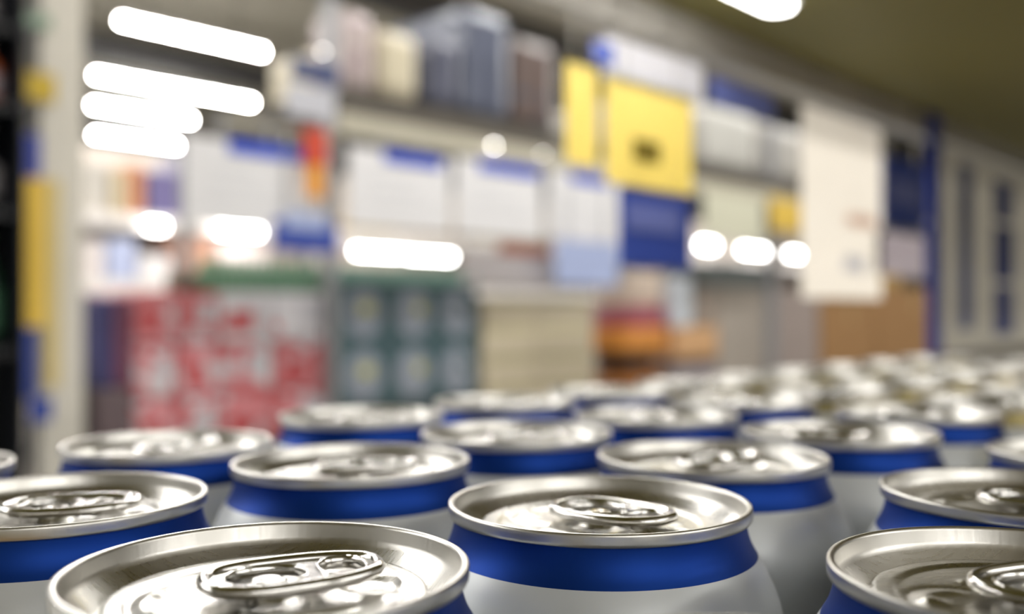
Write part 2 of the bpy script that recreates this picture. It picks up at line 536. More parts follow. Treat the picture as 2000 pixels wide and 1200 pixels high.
def near_card(name, px0, px1, py0, py1, m, label, cat='price sign', at=None, v=NV, hang=True):
    t = thing(name, label, cat, (0, 0, 0), 0, GN)
    o, (u0, u1, z0, z1) = card('panel', px0, px1, py0, py1, v, m, None, None, at=at)
    o.parent = t
    if hang:
        for q in (.2, .8):
            bm = bmesh.new(); add_tube(bm, [(u0 + (u1 - u0) * q, v + .001, z1 - .002), (u0 + (u1 - u0) * q, v + .001, SH_Z - .002)], .0012, 6)
            link_bm('hanger', bm, M_BEAM, t)
    return t, (u0, u1, z0, z1)
def near_patch(t, px0, px1, py0, py1, m, name, at=None, v=NV):
    o, _ = card(name, px0, px1, py0, py1, v - .0012, m, None, None, at=at, th=.001)
    o.parent = t
    return o
RV = NV + .004
t, g = near_card('label_strip', 1180, 1375, 62, 150, M_NWHITE, 'long white label strip on the beam above the yellow sign', 'label strip', at=1180, hang=False)
near_patch(t, 1158, 1200, 82, 125, M_BLUEC, 'printed_patch', at=1180)
near_card('label_strip', 1392, 1512, 148, 200, M_BLUEP, 'short blue label strip on the beam between two white signs', 'label strip', hang=False)
t, g = near_card('price_sign', 1186, 1352, 140, 355, M_YEL, 'large yellow price sign with a dark mark hanging over a blue sign')
near_patch(t, 1238, 1290, 268, 312, mat('dark_olive_ink', (120, 104, 30), .6), 'printed_mark', at=1238)
near_card('price_sign', 1108, 1166, 118, 316, M_YEL, 'narrow yellow price sign left of the large yellow one')
t, g = near_card('price_sign', 1212, 1350, 366, 520, M_BLUEC, 'blue price sign with a pale printed block under the large yellow sign', hang=False)
near_patch(t, 1225, 1330, 392, 448, M_BLUEP, 'printed_patch', at=1225)
for o_ in (t,):
    bm = bmesh.new()
    for q in (.25, .75):
        uq = g[0] + (g[1] - g[0]) * q
        add_tube(bm, [(uq, NV + .003, g[3] - .004), (uq, NV + .003, g[3] + .03)], .001, 6)
    link_bm('clip', bm, M_BEAM, t)
t, g = near_card('price_sign', 1568, 1722, 200, 582, M_WARMW, 'tall warm-white sign hanging left of the blue upright')
near_patch(t, 1655, 1712, 415, 440, translucent('pink_ink', (246, 232, 226), .8), 'printed_mark', at=1655)
near_patch(t, 1650, 1690, 500, 530, translucent('faint_blue_ink', (234, 236, 244), .8), 'printed_mark', at=1650)
t, g = near_card('price_sign', 1726, 1808, 300, 440, M_BLUEC, 'small blue sign hanging between the tall white sign and the upright')
near_patch(t, 1740, 1800, 345, 395, M_BLUEP, 'printed_patch', at=1740)
near_card('price_sign', 1712, 1806, 450, 535, translucent('lilac_white_card', (228, 222, 228), .5), 'pale lilac card hanging just left of the blue upright, below the blue sign')

# grey banner with blue print right of the upright
t, g = near_card('printed_banner', 1842, 2090, 282, 690, translucent('grey_banner', (206, 203, 196), .5), 'wide grey banner printed with columns of blue, right of the blue upright', 'banner', hang=False)
M_BAN1 = mat('dark_blue_print', (40, 56, 128), .5, var=.3, scale=70)
M_BAN2 = mat('grey_blue_print', (92, 102, 146), .5, var=.25, scale=70)
for a_, b_, c_, d_, m_ in ((1874, 1900, 306, 645, M_BAN2), (1944, 1978, 318, 405, M_BAN1), (1942, 1980, 418, 540, M_BAN1), (1944, 1978, 553, 660, M_BAN1), (2020, 2050, 320, 640, M_BAN2)):
    near_patch(t, a_, b_, c_, d_, m_, 'printed_column', at=1842)
for q in (.1, .9):
    uq = g[0] + (g[1] - g[0]) * q
    bm = bmesh.new(); add_tube(bm, [(uq, NV + .003, g[3] - .004), (uq, NV + .003, SH_Z - .001)], .0015, 6); link_bm('hanger', bm, M_BEAM, t)

# ------------------------------------------------------------------ rack across the aisle
OV = 2.5
M_CREAM = mat('cream_rack_paint', (188, 182, 164), .45)
M_DKSHELF = mat('dark_shelf_board', (84, 78, 70), .6)
M_GREYU = mat('grey_rack_upright', (150, 150, 152), .4, .2)
rk2 = thing('shelf_rack', 'long cream and grey shelf rack across the aisle holding packs and cartons', 'rack', (0, 0, 0))
ux, _ = pt(657, 0, OV)
uL, _ = pt(172, 0, OV)
uR = 15.0
DZ = .80
GV_ = OV + .08
box('shelf_board', uL, uR, OV + .02, OV + 1.0, DZ - .03, DZ, M_DKSHELF, rk2)
box('beam', uL, uR, OV - .005, OV + .02, DZ - .09, DZ, M_CREAM, rk2)
box('shelf_board', ux, uR, OV + .02, OV + 1.0, CAMZ + .68, CAMZ + .71, M_DKSHELF, rk2)
box('beam', ux, uR, OV, GV_, CAMZ + .625, CAMZ + .70, M_DKSHELF, rk2)
box('price_rail', ux, uR, OV - .02, OV, CAMZ + .565, CAMZ + .632, M_CREAM, rk2)
u44, _ = pt(440, 0, OV)
box('sign_rail', u44, ux, OV - .012, OV, CAMZ + .542, CAMZ + .562, M_CREAM, rk2)
for u_ in (ux, ux + 2.9, ux + 5.8, ux + 8.7):
    for vv in (OV + .005, OV + .93):
        bm = bmesh.new(); add_box(bm, u_ - .011, u_ + .011, vv, vv + .06, 0, CAMZ + 1.0 if vv < 3 else CAMZ + .7, .004); link_bm('upright', bm, M_GREYU, rk2, False)
for u_ in (uL, ):
    for vv in (OV + .005, OV + .93):
        bm = bmesh.new(); add_box(bm, u_, u_ + .06, vv, vv + .06, 0, DZ - .03, .004); link_bm('upright', bm, M_GREYU, rk2, False)

# price cards on the rail
GC = 'white price cards with blue headers on the rail across the aisle'
def price_card(px0, px1, py0, py1, label, hx0, hx1, rail_z=CAMZ + .57):
    v = OV - .03
    t = thing('price_card', label, 'price card', (0, 0, 0), 0, GC)
    o, (u0, u1, z0, z1) = card('sheet', px0, px1, py0, py1, v, M_WHITE, None, None, th=.004)
    o.parent = t
    o, _ = card('header', hx0, hx1, py0 + 2 - 4, py0 + 27, v - .003, M_BLUEC, None, None, th=.003)
    h0, _ = pt(hx0, 0, v); h1, _ = pt(hx1, 0, v)
    bm = bmesh.new(); add_box(bm, h0, h1, v - .003, v, z1 - .035, z1 + .004, .0005)
    bpy.data.objects.remove(o)
    link_bm('header', bm, mat('header_blue', (36, 78, 206), .45), t, False)
    bm = bmesh.new()
    for q in (.3, .7):
        uq = u0 + (u1 - u0) * q
        add_box(bm, uq - .008, uq + .008, v + .004, v + .0095, z1 - .02, max(rail_z, z1 + .01))
    link_bm('clip', bm, M_GREYU, t, False)
    # faint lines of print
    bm = bmesh.new()
    for k in range(3):
        zz = z0 + (z1 - z0) * (.28 + .17 * k)
        add_box(bm, u0 + (u1 - u0) * .18, u0 + (u1 - u0) * (.8 - .12 * k), v - .001, v, zz, zz + .008)
    link_bm('print', bm, mat('pale_grey_ink', (226, 226, 230), .6), t, False)
price_card(362, 592, 262, 432, 'widest white price card with a blue header, left of the red and orange pennant', 445, 590)
price_card(682, 880, 284, 440, 'white price card between the rack upright and the middle card', 750, 862)
price_card(892, 1058, 306, 455, 'middle white price card, above the pink-edged shelf strip', 935, 1052)
price_card(1072, 1208, 330, 462, 'white price card next to the blue and yellow near signs', 1115, 1190)
# other cards there
v2 = OV - .04
def flat(name, px0, px1, py0, py1, v, m, label, cat, th=.006, group=None, at=None):
    o, g = card(name, px0, px1, py0, py1, v, m, label, cat, group, th, at)
    return o
pen = thing('pennant', 'red and orange pennant hanging beside the widest price card', 'pennant')
o, g = card('red_cloth', 594, 640, 248, 320, v2 - .012, mat('red_print', (208, 76, 52), .6), None, None, th=.006); o.parent = pen
o, g = card('orange_cloth', 600, 634, 318, 384, v2 - .012, mat('orange_print', (238, 160, 50), .6), None, None, th=.006); o.parent = pen
bl = thing('shelf_sign', 'blue sign with a whitish top hanging low on the rack upright', 'sign')
o, g = card('panel', 534, 660, 428, 488, v2, M_BLUEC, None, None, th=.006); o.parent = bl
o, g = card('printed_patch', 556, 640, 412, 446, v2 - .002, M_PALEB, None, None, th=.002); o.parent = bl
bm = bmesh.new(); a_ = pt(534, 428, v2); b_ = pt(660, 428, v2)
add_tube(bm, [(a_[0] + .05, v2 + .004, a_[1] - .01), (a_[0] + .05, v2 + .004, CAMZ + .55)], .004, 6)
add_tube(bm, [(b_[0] - .05, v2 + .004, a_[1] - .01), (b_[0] - .05, v2 + .004, CAMZ + .55)], .004, 6)
link_bm('hanger', bm, M_GREYU, bl)
flat('upright_sign', 570, 662, 108, 152, v2, mat('navy_card', (66, 76, 116), .5), 'dark blue-grey sign at the top of the rack upright', 'sign')
flat('upright_sign', 560, 655, 160, 222, v2, mat('grey_white_card', (196, 196, 204), .5), 'pale grey sign below the dark blue one on the rack upright', 'sign')
ps = thing('pale_blue_sign', 'pale blue card below the fourth white price card', 'sign')
o, g = card('panel', 1085, 1208, 466, 556, v2 - .012, M_PALEB, None, None, th=.006); o.parent = ps
bm = bmesh.new()
for q in (.2, .8):
    uq = g[0] + (g[1] - g[0]) * q
    bm = bmesh.new(); add_tube(bm, [(uq, v2 - .003, g[3] - .02), (uq, v2 - .003, CAMZ + .58)], .003, 6); link_bm('hanger', bm, M_GREYU, ps)
cr = flat('shelf_card', 1376, 1492, 372, 462, v2, mat('cream_green_card', (214, 212, 190), .5), 'cream card on the rail right of the large yellow sign', 'price card')
flat('shelf_card', 1506, 1568, 384, 448, v2, mat('yellow_shelf_card', (226, 190, 84), .5), 'small yellow card on the rail beside the tall white sign', 'price card')

# packs on the lower shelf of that rack
def pack(name, px0, px1, py0, py1, m, label, cat, v=GV_, depth=.28, group=None, zb=None, bev=.012, at=None, cap=None):
    at = px0 if at is None else at
    u0, _ = pt(px0, 0, v); u1, _ = pt(px1, 0, v)
    z1 = pt(at, py0, v)[1]; z0 = pt(at, py1, v)[1] if zb is None else zb
    t = thing(name, label, cat, (u0, v, z0 + .001), 0, group)
    bm = bmesh.new(); add_box(bm, .001, u1 - u0 - .001, 0, depth, 0, z1 - z0 - .002, bev)
    link_bm('carton', bm, m, t, False)
    return t, (u1 - u0, z1 - z0)
M_RED = blotch('red_white_print', [(220, 212, 216), (220, 150, 156), (204, 104, 108), (216, 208, 214)], 9, .35, [0, .40, .5, .60])
M_REDW = blotch('white_red_print', [(214, 208, 212), (228, 224, 228), (214, 96, 102)], 9, .35, [0, .45, .66])
GR = 'red and white packs stacked across the aisle'
zt = pt(262, 566, GV_)[1]
cols = [262, 345, 430, 534, 645]
hts = [DZ, DZ + (zt - DZ) / 3, DZ + 2 * (zt - DZ) / 3, zt]
cn = ['leftmost', 'second from the left', 'third from the left', 'beside the dark green packs']
rn = ['bottom', 'middle', 'top']
for c_ in range(4):
    for k in range(3):
        u0, _ = pt(cols[c_], 0, GV_); u1, _ = pt(cols[c_ + 1], 0, GV_)
        t = thing('drink_pack', 'red and white pack %s in the %s row of its stack' % (cn[c_], rn[k]), 'drink pack', (u0, GV_, hts[k] + .001), 0, GR)
        hh = hts[k + 1] - hts[k]
        wd = u1 - u0
        bm = bmesh.new(); add_box(bm, .002, wd - .002, 0, .3, 0, hh - .002, .015)
        link_bm('wrapped_carton', bm, M_REDW if (k == 2 and c_ > 1) else M_RED, t, False)
        bm = bmesh.new()
        if (c_ + k) % 2 == 0: add_box(bm, wd * .18, wd * .62, -.001, .001, hh * .2, hh * .62, .0004)
        else: add_box(bm, wd * .5, wd * .86, -.001, .001, hh * .35, hh * .8, .0004)
        link_bm('printed_panel', bm, mat('pack_red', (198, 84, 88), .4) if (c_ + k) % 2 == 0 else mat('pack_grey_white', (208, 206, 212), .4), t, False)
# green bottles on top of the red packs
M_GREENG = mat('green_bottle_glass', (100, 142, 110), .25, var=.15, coat=.5)
M_CAP = mat('green_bottle_cap', (120, 170, 128), .4)
bot = None
zb = zt
x_ = 392.0
nb = 14
for k in range(nb):
    px = 398 + (632 - 398) * k / (nb - 1)
    u_, _ = pt(px, 0, OV + .12)
    t = thing('green_bottle', 'small green bottle in the row standing on top of the red and white packs', 'bottle', (u_, OV + .12, zb), 0, 'green bottles on the red and white packs')
    if bot is None:
        bm = bmesh.new()
        add_lathe(bm, [(0, 0), (.0215, 0), (.0225, .004), (.0225, .050), (.019, .060), (.011, .074), (.0105, .086), (0, .086)], 16)
        b1 = link_bm('glass', bm, M_GREENG, t)
        bm = bmesh.new(); add_lathe(bm, [(0, .083), (.0122, .083), (.0122, .092), (.010, .095), (0, .095)], 14)
        b2 = link_bm('cap', bm, M_CAP, t)
        bot = (b1, b2)
    else:
        for o in bot:
            c = o.copy(); COL.objects.link(c); c.parent = t
# dark olive jar left of the bottles
pack('dark_carton', 348, 388, 530, 566, mat('dark_brown_card', (96, 90, 70), .5), 'small dark brown box at the left end of the green bottles', 'box', zb=zt, depth=.08, v=OV + .1)
# purple packs far left on the same shelf
GV = 'dark purple packs left of the red and white packs'
pz = [DZ, DZ + .19, pt(186, 578, GV_)[1]]
pack('drink_pack', 186, 222, 578, 690, mat('indigo_carton', (66, 64, 112), .4, var=.2), 'indigo pack standing leftmost on top of a brownish pack', 'drink pack', zb=DZ + .19, depth=.2, group=GV)
pack('drink_pack', 222, 260, 578, 690, mat('plum_carton', (112, 64, 88), .4, var=.2), 'plum coloured pack between the indigo pack and the red packs', 'drink pack', zb=DZ + .19, depth=.2, group=GV)
pack('drink_pack', 186, 260, 700, 860, mat('brown_purple_carton', (104, 88, 92), .5, var=.2), 'brownish purple pack under the indigo and plum packs', 'drink pack', zb=DZ, depth=.2, group=GV).__class__
_o = [o for o in COL.objects if o.name.startswith('drink_pack') and o.get('label', '').startswith('brownish purple')][0]
_o.children[0].scale.z = (.19 - .001) / max(1e-6, _o.children[0].dimensions.z) if _o.children[0].dimensions.z else 1
# pale rounded jug leaning out beside the column
u_, _ = pt(186, 0, GV_)
t = thing('white_jug', 'white rounded jug on the shelf between the cream column and the purple packs', 'jug', (u_ - .062, OV + .14, DZ + .001))
bm = bmesh.new(); add_lathe(bm, [(0, 0), (.045, 0), (.052, .01), (.054, .16), (.050, .22), (.034, .26), (.018, .285), (.018, .30), (0, .30)], 24)
link_bm('body', bm, mat('white_plastic', (216, 212, 202), .4), t)
bm = bmesh.new(); add_lathe(bm, [(0, .297), (.021, .297), (.021, .32), (0, .32)], 20); link_bm('cap', bm, mat('white_plastic', (216, 212, 202), .4), t)

# dark green packs
M_TEAL = mat('dark_teal_wrap', (76, 100, 106), .3, var=.2, scale=12, coat=.3)
M_TEALL = mat('pale_blue_grey_emblem', (146, 152, 164), .4, var=.12, scale=20)
M_TEALY = mat('yellow_green_emblem', (188, 186, 110), .4, var=.2)
GT = 'dark green packs beside the red and white packs'
tc = [654, 764, 850, 934]
z2 = pt(642, 548, GV_)[1]
cn3 = ['nearest the red packs', 'in the middle column', 'beside the tan cartons']
for c_ in range(3):
    for k in range(2):
        u0, _ = pt(tc[c_], 0, GV_); u1, _ = pt(tc[c_ + 1], 0, GV_)
        zb_ = DZ + .08 + (z2 - DZ - .08) / 2 * k; hh = (z2 - DZ - .08) / 2
        wd = u1 - u0
        t = thing('drink_pack', 'dark green pack with pale round emblem, %s, %s row' % (cn3[c_], ['lower', 'upper'][k]), 'drink pack', (u0, GV_, zb_), 0, GT)
        bm = bmesh.new(); add_box(bm, .002, wd - .002, 0, .3, .001, hh - .001, .015); link_bm('wrapped_carton', bm, M_TEAL, t, False)
        bm = bmesh.new()
        for q in range(2 if c_ < 1 else 1):
            pass
        rad = min(wd * .44, hh * .38)
        vs = [bm.verts.new((wd * .5 + rad * math.cos(2 * PI * a / 24), -.0015, hh * .5 + rad * 1.05 * math.sin(2 * PI * a / 24))) for a in range(24)]
        vs2 = [bm.verts.new((w_.co.x, .001, w_.co.z)) for w_ in vs]
        bm.faces.new(vs); bm.faces.new(vs2[::-1])
        for a in range(24): bm.faces.new((vs[a], vs[(a + 1) % 24], vs2[(a + 1) % 24], vs2[a]))
        link_bm('emblem', bm, M_TEALL, t, False)
        bm = bmesh.new(); add_box(bm, wd * (.42 if c_ == 0 else .54), wd * (.66 if c_ == 0 else .72), -.003, -.0014, hh * .48, hh * .66, .0003); link_bm('printed_mark', bm, M_TEALY if c_ < 2 else mat('dark_green_ink', (60, 92, 84), .4), t, False)
tag(box('green_pallet_board', pt(642, 0, GV_)[0], pt(932, 0, GV_)[0], GV_, OV + .6, DZ + .001, DZ + .08, mat('teal_board', (60, 74, 78), .6)), 'dark board under the dark green packs', 'board')
# row of pale green cans on top of the dark green packs
M_GCAN = mat('pale_green_can', (150, 190, 176), .35, .2)
gc = None
for k in range(11):
    px = 656 + (918 - 656) * k / 10
    u_, _ = pt(px, 0, OV + .1)
    t = thing('pale_green_can', 'pale green can in the row on top of the dark green packs', 'drink can', (u_, OV + .1, z2), 0, 'pale green cans on the dark green packs')
    if gc is None:
        bm = bmesh.new(); add_lathe(bm, [(0, .001), (.02, 0), (.0265, .004), (.0265, .036), (.022, .046), (.022, .049), (.0195, .047), (0, .047)], 20)
        gc = link_bm('body', bm, M_GCAN, t)
    else:
        c = gc.copy(); COL.objects.link(c); c.parent = t

# tan cartons
M_TAN = mat('tan_carton', (208, 195, 170), .6, var=.14)
M_TANP = mat('olive_carton_print', (186, 178, 138), .6, var=.15)
GB = 'tan cartons beside the dark green packs'
bx = [944, 1050, 1160]
zz1 = pt(944, 580, GV_)[1]
for c_ in range(2):
    for k in range(4):
        u0, _ = pt(bx[c_], 0, GV_); u1, _ = pt(bx[c_ + 1], 0, GV_)
        hh = (zz1 - DZ) / 4; wd = u1 - u0
        t = thing('tan_carton', 'tan carton in the %s column, %s of its stack' % (['left', 'right'][c_], ['lowest', 'second from the bottom', 'second from the top', 'topmost'][k]), 'carton', (u0, GV_, DZ + hh * k + .001), 0, GB)
        bm = bmesh.new(); add_box(bm, .004, wd - .004, 0, .3, 0, hh - .002, .006); link_bm('carton', bm, M_TAN, t, False)
        bm = bmesh.new(); add_box(bm, .01, wd - .02, -.001, .001, hh * .78, hh * .95, .0003); link_bm('printed_band', bm, M_TANP, t, False)
flat('pale_shelf_card', 905, 1076, 492, 556, OV + .075, mat('pinkish_white_card', (228, 220, 222), .5), None, None)
o_ = [o for o in COL.objects if o.name.startswith('pale_shelf_card')][0]
ss = thing('shelf_strip', 'white shelf strip with an orange-red top edge above the tan cartons', 'shelf strip')
o_.parent = ss; o_.name = 'panel'
o, g = card('red_band', 975, 1076, 468, 490, OV + .075, mat('orange_red_print', (204, 120, 92), .5), None, None, th=.006, at=905); o.parent = ss
for px in (912, 1066):
    u_, z_ = pt(px, 500, OV + .075)
    bm = bmesh.new()
    add_tube(bm, [(u_, OV + .085, z_ - .1), (u_, OV + .085, CAMZ + .679)], .004, 6)
    link_bm('hanger', bm, M_GREYU, ss)

# round tower of crates / tubs
GTW = 'stacked tubs and crates right of the tan cartons'
def drum(px0, px1, py0, py1, m, name, label, cat, zb, bulge=0.0, v=OV + .21):
    u0, _ = pt(px0, 0, v); u1, _ = pt(px1, 0, v)
    z1 = pt(px0, py0, v)[1]
    r = (u1 - u0) * .5 * .66
    t = thing(name, label, cat, ((u0 + u1) / 2, v, zb + .001), 0, GTW)
    h = z1 - zb - .001
    bm = bmesh.new()
    add_lathe(bm, [(0, 0), (r * .94, 0), (r, h * .06), (r * (1 + bulge), h * .5), (r, h * .9), (r * .95, h), (0, h)], 28)
    link_bm('tub', bm, m, t)
    bm = bmesh.new(); add_lathe(bm, [(r * .96, h * .82), (r * 1.04, h * .84), (r * 1.04, h * .93), (r * .96, h * .95)], 28); link_bm('rim', bm, m, t)
    return z1
z_ = drum(1168, 1282, 724, 752, mat('orange_brown_tub', (168, 104, 40), .4), 'round_tub', 'orange-brown round tub, lowest of the coloured tower', 'tub', DZ)
z_ = drum(1168, 1270, 690, 724, mat('dark_brown_tub', (52, 34, 28), .4), 'round_tub', 'very dark brown tub between two orange ones', 'tub', z_)
z_ = drum(1152, 1290, 642, 690, mat('bright_orange_tub', (226, 150, 66), .4), 'round_tub', 'bright orange tub in the middle of the coloured tower', 'tub', z_)
z_ = drum(1164, 1290, 604, 642, mat('plum_red_tub', (166, 84, 104), .4, var=.25), 'round_tub', 'plum-red tub standing on the bright orange one', 'tub', z_)
z_ = drum(1172, 1284, 532, 604, mat('beige_bag', (208, 190, 174), .6), 'round_tub', 'beige tub on top of the coloured tower', 'tub', z_, .04)

# right part of the lower shelf
pack('tan_carton', 1318, 1402, 640, 690, mat('peach_carton', (206, 162, 118), .6), 'peach coloured carton right of the bright orange tub', 'carton', zb=DZ + .17, depth=.3)
pack('tan_carton', 1318, 1402, 718, 780, mat('mauve_grey_carton', (158, 148, 150), .6), 'mauve-grey carton under the peach carton', 'carton', zb=DZ, depth=.3)
_t = [o for o in COL.objects if o.get('label', '').startswith('mauve-grey')][0]
GG = 'greyish cartons on the shelf left of the brown cardboard boxes'
pack('grey_carton', 1404, 1505, 560, 740, mat('grey_tan_carton', (166, 156, 146), .6), 'tall grey-tan carton right of the peach carton', 'carton', zb=DZ, depth=.4, group=GG)
pack('grey_carton', 1505, 1600, 566, 740, mat('grey_rose_carton', (158, 144, 138), .6), 'grey-rose carton beside the brown cardboard boxes', 'carton', zb=DZ, depth=.4, group=GG)
zq = pt(1404, 560, GV_)[1]
pack('dark_carton', 1396, 1500, 512, 560, mat('slate_carton', (116, 122, 122), .5), 'slate-grey box on top of the tall grey-tan carton', 'carton', zb=zq, depth=.3)
pack('white_carton', 1318, 1352, 540, 640, mat('blue_white_carton', (206, 212, 220), .5), 'bluish white carton standing on the peach carton', 'carton', zb=pt(1318, 640, GV_)[1], depth=.2)
M_CARD = mat('brown_cardboard', (160, 120, 76), .7, var=.1)
GK = 'brown cardboard boxes behind the blue upright'
def cbox(px0, px1, py0, zb, label, depth=.4):
    t, (wd, hh) = pack('cardboard_box', px0, px1, py0, 0, M_CARD, label, 'cardboard box', zb=zb, depth=depth, group=GK, bev=.004)
    bm = bmesh.new(); add_box(bm, wd * .47, wd * .53, -.001, depth, hh - .0005, hh + .0008); add_box(bm, wd * .47, wd * .53, -.0012, 0, hh * .7, hh, 0); link_bm('tape', bm, mat('packing_tape', (176, 148, 104), .3), t, False)
    return pt(px0, py0, GV_)[1]
cbox(1606, 1712, 588, DZ, 'wide brown cardboard box right of the grey-rose carton')
cbox(1716, 1850, 560, DZ, 'taller brown cardboard box behind the blue upright')
pack('cardboard_box', 1712, 1760, 520, 0, mat('ochre_box', (186, 154, 96), .6), 'small ochre box on top of the taller cardboard box', 'box', zb=pt(1716, 560, GV_)[1], depth=.2)

# upper shelf
UZ = CAMZ + .71
GU = 'goods on the upper shelf across the aisle'
def wrapped(px0, px1, py0, m, label, depth=.7, v=OV + .085):
    u0, _ = pt(px0, 0, v); u1, _ = pt(px1, 0, v)
    z1 = pt((px0 + px1) / 2, py0, v)[1]
    t = thing('wrapped_load', label, 'wrapped load', (u0, v, UZ), 0, GU)
    wd, hh = u1 - u0, z1 - UZ
    bm = bmesh.new(); add_box(bm, .01, wd - .01, 0, depth, .03, hh, .04); link_bm('film_wrapped_goods', bm, m, t, False)
    for k in range(3):
        bm = bmesh.new(); add_box(bm, .01, wd - .01, depth * k * .45, depth * k * .45 + .07, .001, .029)
        link_bm('base_slat', bm, M_DKSHELF, t, False)
    return t
wrapped(668, 738, 20, blotch('mauve_film', [(160, 142, 144), (184, 170, 168), (136, 110, 118)], 7, .3), 'mauve film-wrapped load, leftmost on the upper shelf', .2)
wrapped(742, 822, 60, mat('beige_film', (200, 190, 166), .35), 'beige film-wrapped load between the mauve and the dark ones')
wrapped(838, 905, 70, mat('slate_film', (82, 84, 100), .25, var=.25), 'slate-grey film-wrapped load right of the beige one')
wrapped(905, 1000, 20, mat('dark_slate_film', (88, 92, 108), .25, var=.3), 'tallest dark film-wrapped load on the upper shelf')
wrapped(1004, 1090, 78, blotch('dark_brown_film', [(84, 84, 92), (98, 84, 80), (76, 80, 92)], 8, .3), 'dark film-wrapped load with brownish patches, next to the yellow signs')
wrapped(1250, 1372, 200, mat('dull_grey_film', (150, 146, 138), .35), 'dull grey load on the upper shelf behind the large yellow sign')
wrapped(1376, 1480, 214, mat('light_grey_film', (190, 188, 182), .35), 'light grey load on the upper shelf under the blue label strip')
wrapped(1486, 1590, 250, mat('pale_grey_film', (176, 172, 166), .35), 'pale grey load on the upper shelf beside the tall white sign')
wrapped(1600, 1800, 300, mat('beige_grey_film', (160, 152, 140), .35), 'beige-grey load on the upper shelf behind the tall white sign')

# ------------------------------------------------------------------ cream column with stickers and the dark cooler at the left
CV = 2.36
cu0, _ = pt(78, 0, CV); cu1, _ = pt(163, 0, CV)
colm = box('column', cu0, cu1, CV, CV + .07, 0, HZ, mat('column_cream_paint', (228, 222, 210), .5))
tag(colm, 'tall cream column left of the tube lights', 'column', None, 'thing')
ls = thing('label_banner', 'narrow yellow and blue label banner down the left side of the cream column', 'label banner')
o, g = card('yellow_strip', 38, 88, 345, 640, CV - .012, mat('amber_print', (246, 204, 76), .5), None, None, th=.004); o.parent = ls
o, g = card('pale_yellow_strip', 88, 118, 345, 760, CV - .012, mat('pale_yellow_print', (226, 204, 140), .5), None, None, th=.004, at=38); o.parent = ls
o, g = card('blue_foot', 44, 70, 640, 780, CV - .012, M_BLUEC, None, None, th=.004, at=38); o.parent = ls
o, g = card('blue_foot', 58, 102, 780, 828, CV - .012, M_BLUEC, None, None, th=.004, at=38); o.parent = ls
o, g = card('blue_head', 32, 80, 258, 345, CV - .012, mat('violet_blue_print', (62, 76, 170), .5), None, None, th=.004, at=38); o.parent = ls
flat('round_sticker', 46, 108, 136, 192, CV - .006, mat('mustard_print', (216, 184, 60), .5), 'mustard yellow sticker near the top of the cream column', 'sticker', th=.005)
flat('green_sticker', 50, 100, 20, 48, CV - .006, mat('sage_print', (150, 172, 152), .5), 'small sage green sticker at the top of the cream column', 'sticker', th=.005)

KV = 2.2
M_BLACK = mat('black_cabinet', (16, 18, 24), .35)
ku1, _ = pt(50, 0, KV)
ck = thing('drinks_cabinet', 'tall black shelf cabinet with drinks at the left edge', 'drinks cabinet', (0, 0, 0))
ku0 = ku1 - .5
box('side_panel', ku1 - .008, ku1, KV, KV + .5, 0, 2.3, M_BLACK, ck)
box('side_panel', ku0, ku0 + .02, KV, KV + .5, 0, 2.3, M_BLACK, ck)
box('back_panel', ku0, ku1, KV + .48, KV + .5, 0, 2.3, M_BLACK, ck)
box('top_panel', ku0, ku1, KV, KV + .5, 2.3, 2.33, M_BLACK, ck)
SHZ = [.45, pt(20, 680, KV)[1], pt(20, 405, KV)[1], pt(20, 195, KV)[1], pt(20, 40, KV)[1]]
for z_ in SHZ:
    box('shelf', ku0 + .02, ku1 - .008, KV + .02, KV + .48, z_ - .02, z_, M_BLACK, ck)
GL = 'drinks in the black cabinet'
def bottle(px, zb, h, r, m, mc, label):
    u_ = ku1 - .052
    t = thing('drink_bottle', label, 'bottle', (u_, KV + .1, zb + .001), 0, GL)
    bm = bmesh.new(); add_lathe(bm, [(0, 0), (r * .9, 0), (r, h * .03), (r, h * .58), (r * .85, h * .68), (r * .38, h * .82), (r * .36, h * .94), (0, h * .94)], 20); link_bm('glass', bm, m, t)
    bm = bmesh.new(); add_lathe(bm, [(r * 1.005, h * .14), (r * 1.015, h * .15), (r * 1.015, h * .5), (r * 1.005, h * .51)], 20); link_bm('paper_label', bm, mc, t)
    bm = bmesh.new(); add_lathe(bm, [(0, h * .92), (r * .42, h * .92), (r * .42, h), (0, h)], 16); link_bm('cap', bm, mc, t)
pk = mat('pale_pink_label', (214, 196, 204), .5); og = mat('orange_drink', (222, 116, 70), .3); gn = mat('deep_green_glass', (28, 60, 44), .15); gl = mat('green_label', (70, 116, 88), .5); dk = mat('dark_glass', (22, 24, 32), .15); wl = mat('grey_label', (150, 146, 150), .5)
bottle(18, SHZ[4], .13, .03, dk, wl, 'small dark bottle on the top shelf of the black cabinet')
bottle(10, SHZ[3], .135, .035, og, pk, 'orange bottle with a pale pink label in the black cabinet')
bottle(14, SHZ[2], .19, .035, dk, wl, 'dark bottle with a grey label in the black cabinet')
bottle(8, SHZ[1], .25, .036, gn, gl, 'green bottle with a green label in the black cabinet')
bottle(22, SHZ[0], .28, .036, dk, dk, 'plain dark bottle low in the black cabinet')

